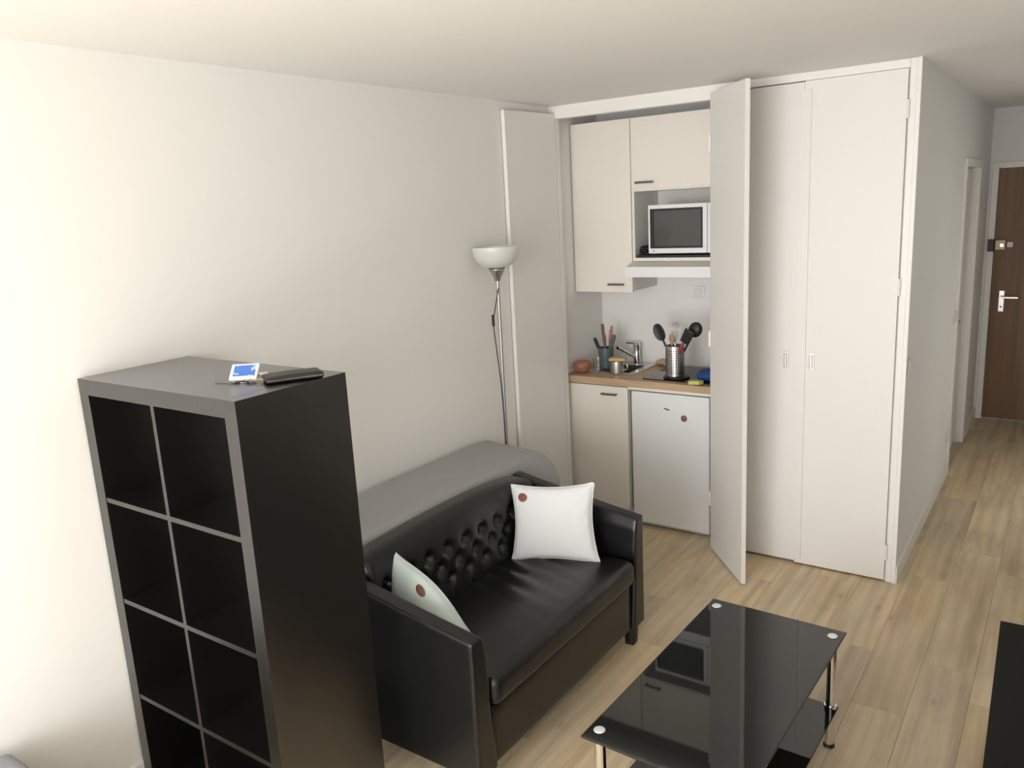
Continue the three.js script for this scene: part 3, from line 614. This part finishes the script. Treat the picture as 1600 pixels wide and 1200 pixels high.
// cushions: four corners, edges drawn in between them, filled out to both sides
function cushion(name, label, color, c, thick, pinch, patchUV, patchCol, wr, bow = 0) {
  const [A, B, Cc, D] = c.map(p => new THREE.Vector3(...p)); // A top-left, B top-right, C bottom-right, D bottom-left
  const N = new THREE.Vector3().subVectors(B, A).cross(new THREE.Vector3().subVectors(D, A)).normalize().multiplyScalar(-1);
  const n = 34;
  const at = (u, v, side, lift = 0) => {
    const pu = u + pinch * Math.sin(Math.PI * v) * (0.5 - u) * 2 * Math.pow(Math.abs(2 * u - 1), 1.5), pv = v + pinch * Math.sin(Math.PI * u) * (0.5 - v) * 2 * Math.pow(Math.abs(2 * v - 1), 1.5);
    const p = new THREE.Vector3().addScaledVector(A, (1 - pu) * (1 - pv)).addScaledVector(B, pu * (1 - pv)).addScaledVector(Cc, pu * pv).addScaledVector(D, (1 - pu) * pv);
    p.y += bow * (1 - v) * Math.pow(Math.sin(Math.PI * Math.pow(u, 1.25)), 1.2);
    const f = Math.pow(Math.max(0, 16 * u * (1 - u) * v * (1 - v)), 0.42);
    const w = wr * (fbm(u * 7 + 3, v * 7, side * 3 + 2) - 0.47) * Math.min(1, f * 2) + wr * 0.7 * Math.sin((u * 1.3 + v) * 26) * Math.exp(-Math.pow((u - 0.9) / 0.13, 2)) * f;
    return p.addScaledVector(N, side * (thick * f + 0.0015 + lift + w));
  };
  const o = thing(name, label, 'cushion', [0, 0, 0]);
  const make = side => {
    const pos = [], idx = [];
    for (let j = 0; j <= n; j++) for (let i = 0; i <= n; i++) pos.push(...at(i / n, j / n, side).toArray());
    for (let j = 0; j < n; j++) for (let i = 0; i < n; i++) { const a = j * (n + 1) + i, b = a + 1, c2 = a + n + 1, d2 = c2 + 1; side > 0 ? idx.push(a, c2, b, b, c2, d2) : idx.push(a, b, c2, b, d2, c2); }
    const g = new THREE.BufferGeometry(); g.setAttribute('position', new THREE.Float32BufferAttribute(pos, 3)); g.setIndex(idx); g.computeVertexNormals(); return g;
  };
  part('cushion_cover', mergeGeometries([make(1), make(-1)]), mat(color, 0.85, { sheen: 0.2, sheenColor: rgb(1, 1, 1) }), o);
  const seam = []; for (let k = 0; k <= 40; k++) { const e = k % 40 / 10, q = e % 1, s = Math.floor(e); const uv = s === 0 ? [q, 0] : s === 1 ? [1, q] : s === 2 ? [1 - q, 1] : [0, 1 - q]; seam.push(at(uv[0], uv[1], 1).addScaledVector(N, -0.0015).toArray()); }
  part('piping', new THREE.TubeGeometry(new THREE.CatmullRomCurve3(seam.map(p => new THREE.Vector3(...p)), false, 'centripetal'), 160, 0.0025, 6), mat(color, 0.85), o);
  { // round leather patch
    const [pu, pv, ru, rv] = patchUV, pos = [...at(pu, pv, 1, 0.003).toArray()], idx = [], m = 28, rings = 4;
    for (let r = 1; r <= rings; r++) for (let k = 0; k < m; k++) { const a = k / m * Math.PI * 2; pos.push(...at(pu + ru * r / rings * Math.cos(a), pv + rv * r / rings * Math.sin(a), 1, r === rings ? 0.0005 : 0.003).toArray()); }
    for (let k = 0; k < m; k++) { idx.push(0, 1 + (k + 1) % m, 1 + k); for (let r = 0; r < rings - 1; r++) { const a = 1 + r * m + k, b = 1 + r * m + (k + 1) % m, c2 = a + m, d2 = b + m; idx.push(a, b, c2, b, d2, c2); } }
    const g = new THREE.BufferGeometry(); g.setAttribute('position', new THREE.Float32BufferAttribute(pos, 3)); g.setIndex(idx); g.computeVertexNormals();
    part('leather_patch', g, mat(patchCol, 0.55, { side: THREE.DoubleSide }), o, 'round brown leather patch');
  }
  return o;
}
cushion('white_cushion', 'white square cushion with a round brown patch leaning in the sofa corner', rgb(0.74, 0.75, 0.765), [[0.572, 0.742, 1.362], [0.928, 0.770, 1.252], [0.975, 0.432, 1.305], [0.628, 0.432, 1.462]], 0.048, 0.05, [0.155, 0.165, 0.062, 0.062], rgb(0.22, 0.075, 0.045), 0.004);
cushion('mint_cushion', 'pale mint cushion with a brown patch slumped against the sofa arm', rgb(0.60, 0.69, 0.66), [[0.548, 0.728, 2.108], [0.925, 0.500, 2.140], [0.95, 0.440, 2.205], [0.60, 0.450, 2.205]], 0.042, 0.02, [0.47, 0.20, 0.062, 0.075], rgb(0.16, 0.075, 0.05), 0.003, 0.05);

// ---------------------------------------------------------------- coffee table
{
  const t = thing('coffee_table', 'black glass coffee table with chrome legs and a lower shelf', 'table', [1.735, 0, 1.860], -0.030);
  const TW = 0.49, TL = 0.97, ty = 0.43;
  part('glass_top', bx(-TW / 2, TW / 2, ty - 0.008, ty, -TL / 2, TL / 2, 0.002), M.blackglass, t, 'reflective black glass top');
  part('glass_shelf', bx(-TW / 2 + 0.01, TW / 2 - 0.01, 0.145, 0.152, -TL / 2 + 0.03, TL / 2 - 0.03, 0.002), M.blackglass, t, 'black glass lower shelf');
  const lx = TW / 2 - 0.034, lz = TL / 2 - 0.050;
  for (const [x, z] of [[-lx, -lz], [lx, -lz], [-lx, lz], [lx, lz]]) {
    const l = part('leg', merged(cyl(0.017, 0.017, 0.012, 0.1445, x, z, 28), cyl(0.017, 0.017, 0.1525, ty - 0.0085, x, z, 28)), M.chrome, t, 'chrome tube leg');
    part('collar', merged(cyl(0.021, 0.021, 0.132, 0.1445, x, z, 28), cyl(0.021, 0.021, 0.1525, 0.165, x, z, 28)), M.chrome, l);
    part('foot', cyl(0.020, 0.018, 0, 0.013, x, z, 24), M.black, l);
    part('cap', lathe([[0.0001, 0.0042], [0.013, 0.0040], [0.0165, 0.0025], [0.018, 0.0002], [0.0001, 0.0002]], 32).translate(x, ty, z), mat(rgb(0.82, 0.83, 0.83), 0.35, { metalness: 0.3 }), l, 'round pale metal cap');
  }
}
// ---------------------------------------------------------------- low black unit on the right and padded bench on the left
{
  const t = thing('low_unit', 'low black-brown media unit along the right side', 'media unit', [2.432, 0, 1.085], 0.027);
  const L = 1.5, D = 0.39;
  const bw = (x0, x1, y0, y1, z0, z1) => metricUV(bx(x0, x1, y0, y1, z0, z1, 0.002), 0.5, 1, 0.7, 0.4);
  part('top_panel', bw(0, D, 0.405, 0.45, 0, L), M.matteblack, t);
  part('side_panel', bw(0.004, D - 0.004, 0.0, 0.404, 0.004, 0.044), M.matteblack, t);
  part('side_panel', bw(0.004, D - 0.004, 0.0, 0.404, L - 0.044, L - 0.004), M.matteblack, t);
  part('shelf', bw(0.01, D - 0.01, 0.12, 0.15, 0.045, L - 0.045), M.matteblack, t);
}
{
  const t = thing('television', 'black flat television standing on the low black unit', 'television', [2.70, 0.4504, 1.80], 0.027);
  part('stand', bx(-0.09, 0.09, 0, 0.012, -0.22, 0.22, 0.004), M.blackplastic, t);
  part('neck', bx(-0.012, 0.022, 0.012, 0.10, -0.05, 0.05, 0.004), M.blackplastic, t);
  part('housing', bx(-0.015, 0.035, 0.09, 0.67, -0.50, 0.50, 0.006), M.blackplastic, t);
  part('screen', bx(-0.0175, -0.0152, 0.105, 0.655, -0.485, 0.485, 0.0005), M.blackglass, t);
}
{
  const b = thing('padded_bench', 'blue-grey padded bench against the white wall', 'bench', [0, 0, 0]);
  part('cushion_pad', softBox(0.52, 0.16, 1.0, 0.032, 20, 8, 30).translate(0.29, 0.358, 3.765), mat(rgb(0.30, 0.31, 0.33), 0.85), b);
  part('base', bx(0.05, 0.53, 0.06, 0.264, 3.31, 4.24, 0.004), M.black, b);
  for (const [x, z] of [[0.08, 3.34], [0.50, 3.34], [0.08, 4.20], [0.50, 4.20]]) part('leg', cyl(0.016, 0.02, 0, 0.062, x, z, 16), M.black, b);
}
// ---------------------------------------------------------------- small fittings on the corridor wall
function plate(name, label, category, y, z, h, kind) {
  const s = thing(name, label, category, [XR, y, z], Math.PI / 2);
  part('plate', bx(-0.036, 0.036, -h / 2, h / 2, 0, 0.010, 0.004), M.white, s);
  if (kind === 'switch') part('rocker', bx(-0.022, 0.022, -0.026, 0.026, 0.0102, 0.015, 0.003), M.frame, s);
  else part('recess', lathe([[0.0001, 0], [0.022, 0], [0.024, 0.003], [0.026, 0.003], [0.026, 0]], 28).rotateX(Math.PI / 2).translate(0, 0, 0.0102), M.carcass, s);
}
plate('light_switch', 'white light switch on the corridor wall near the closet corner', 'switch', 1.085, -0.085, 0.08, 'switch');
plate('light_switch', 'white light switch beside the corridor side door', 'switch', 1.09, -1.745, 0.08, 'switch');
plate('wall_socket', 'white wall socket low beside the corridor side door', 'socket', 0.29, -1.75, 0.08, 'socket');

renderer.render(scene, camera);
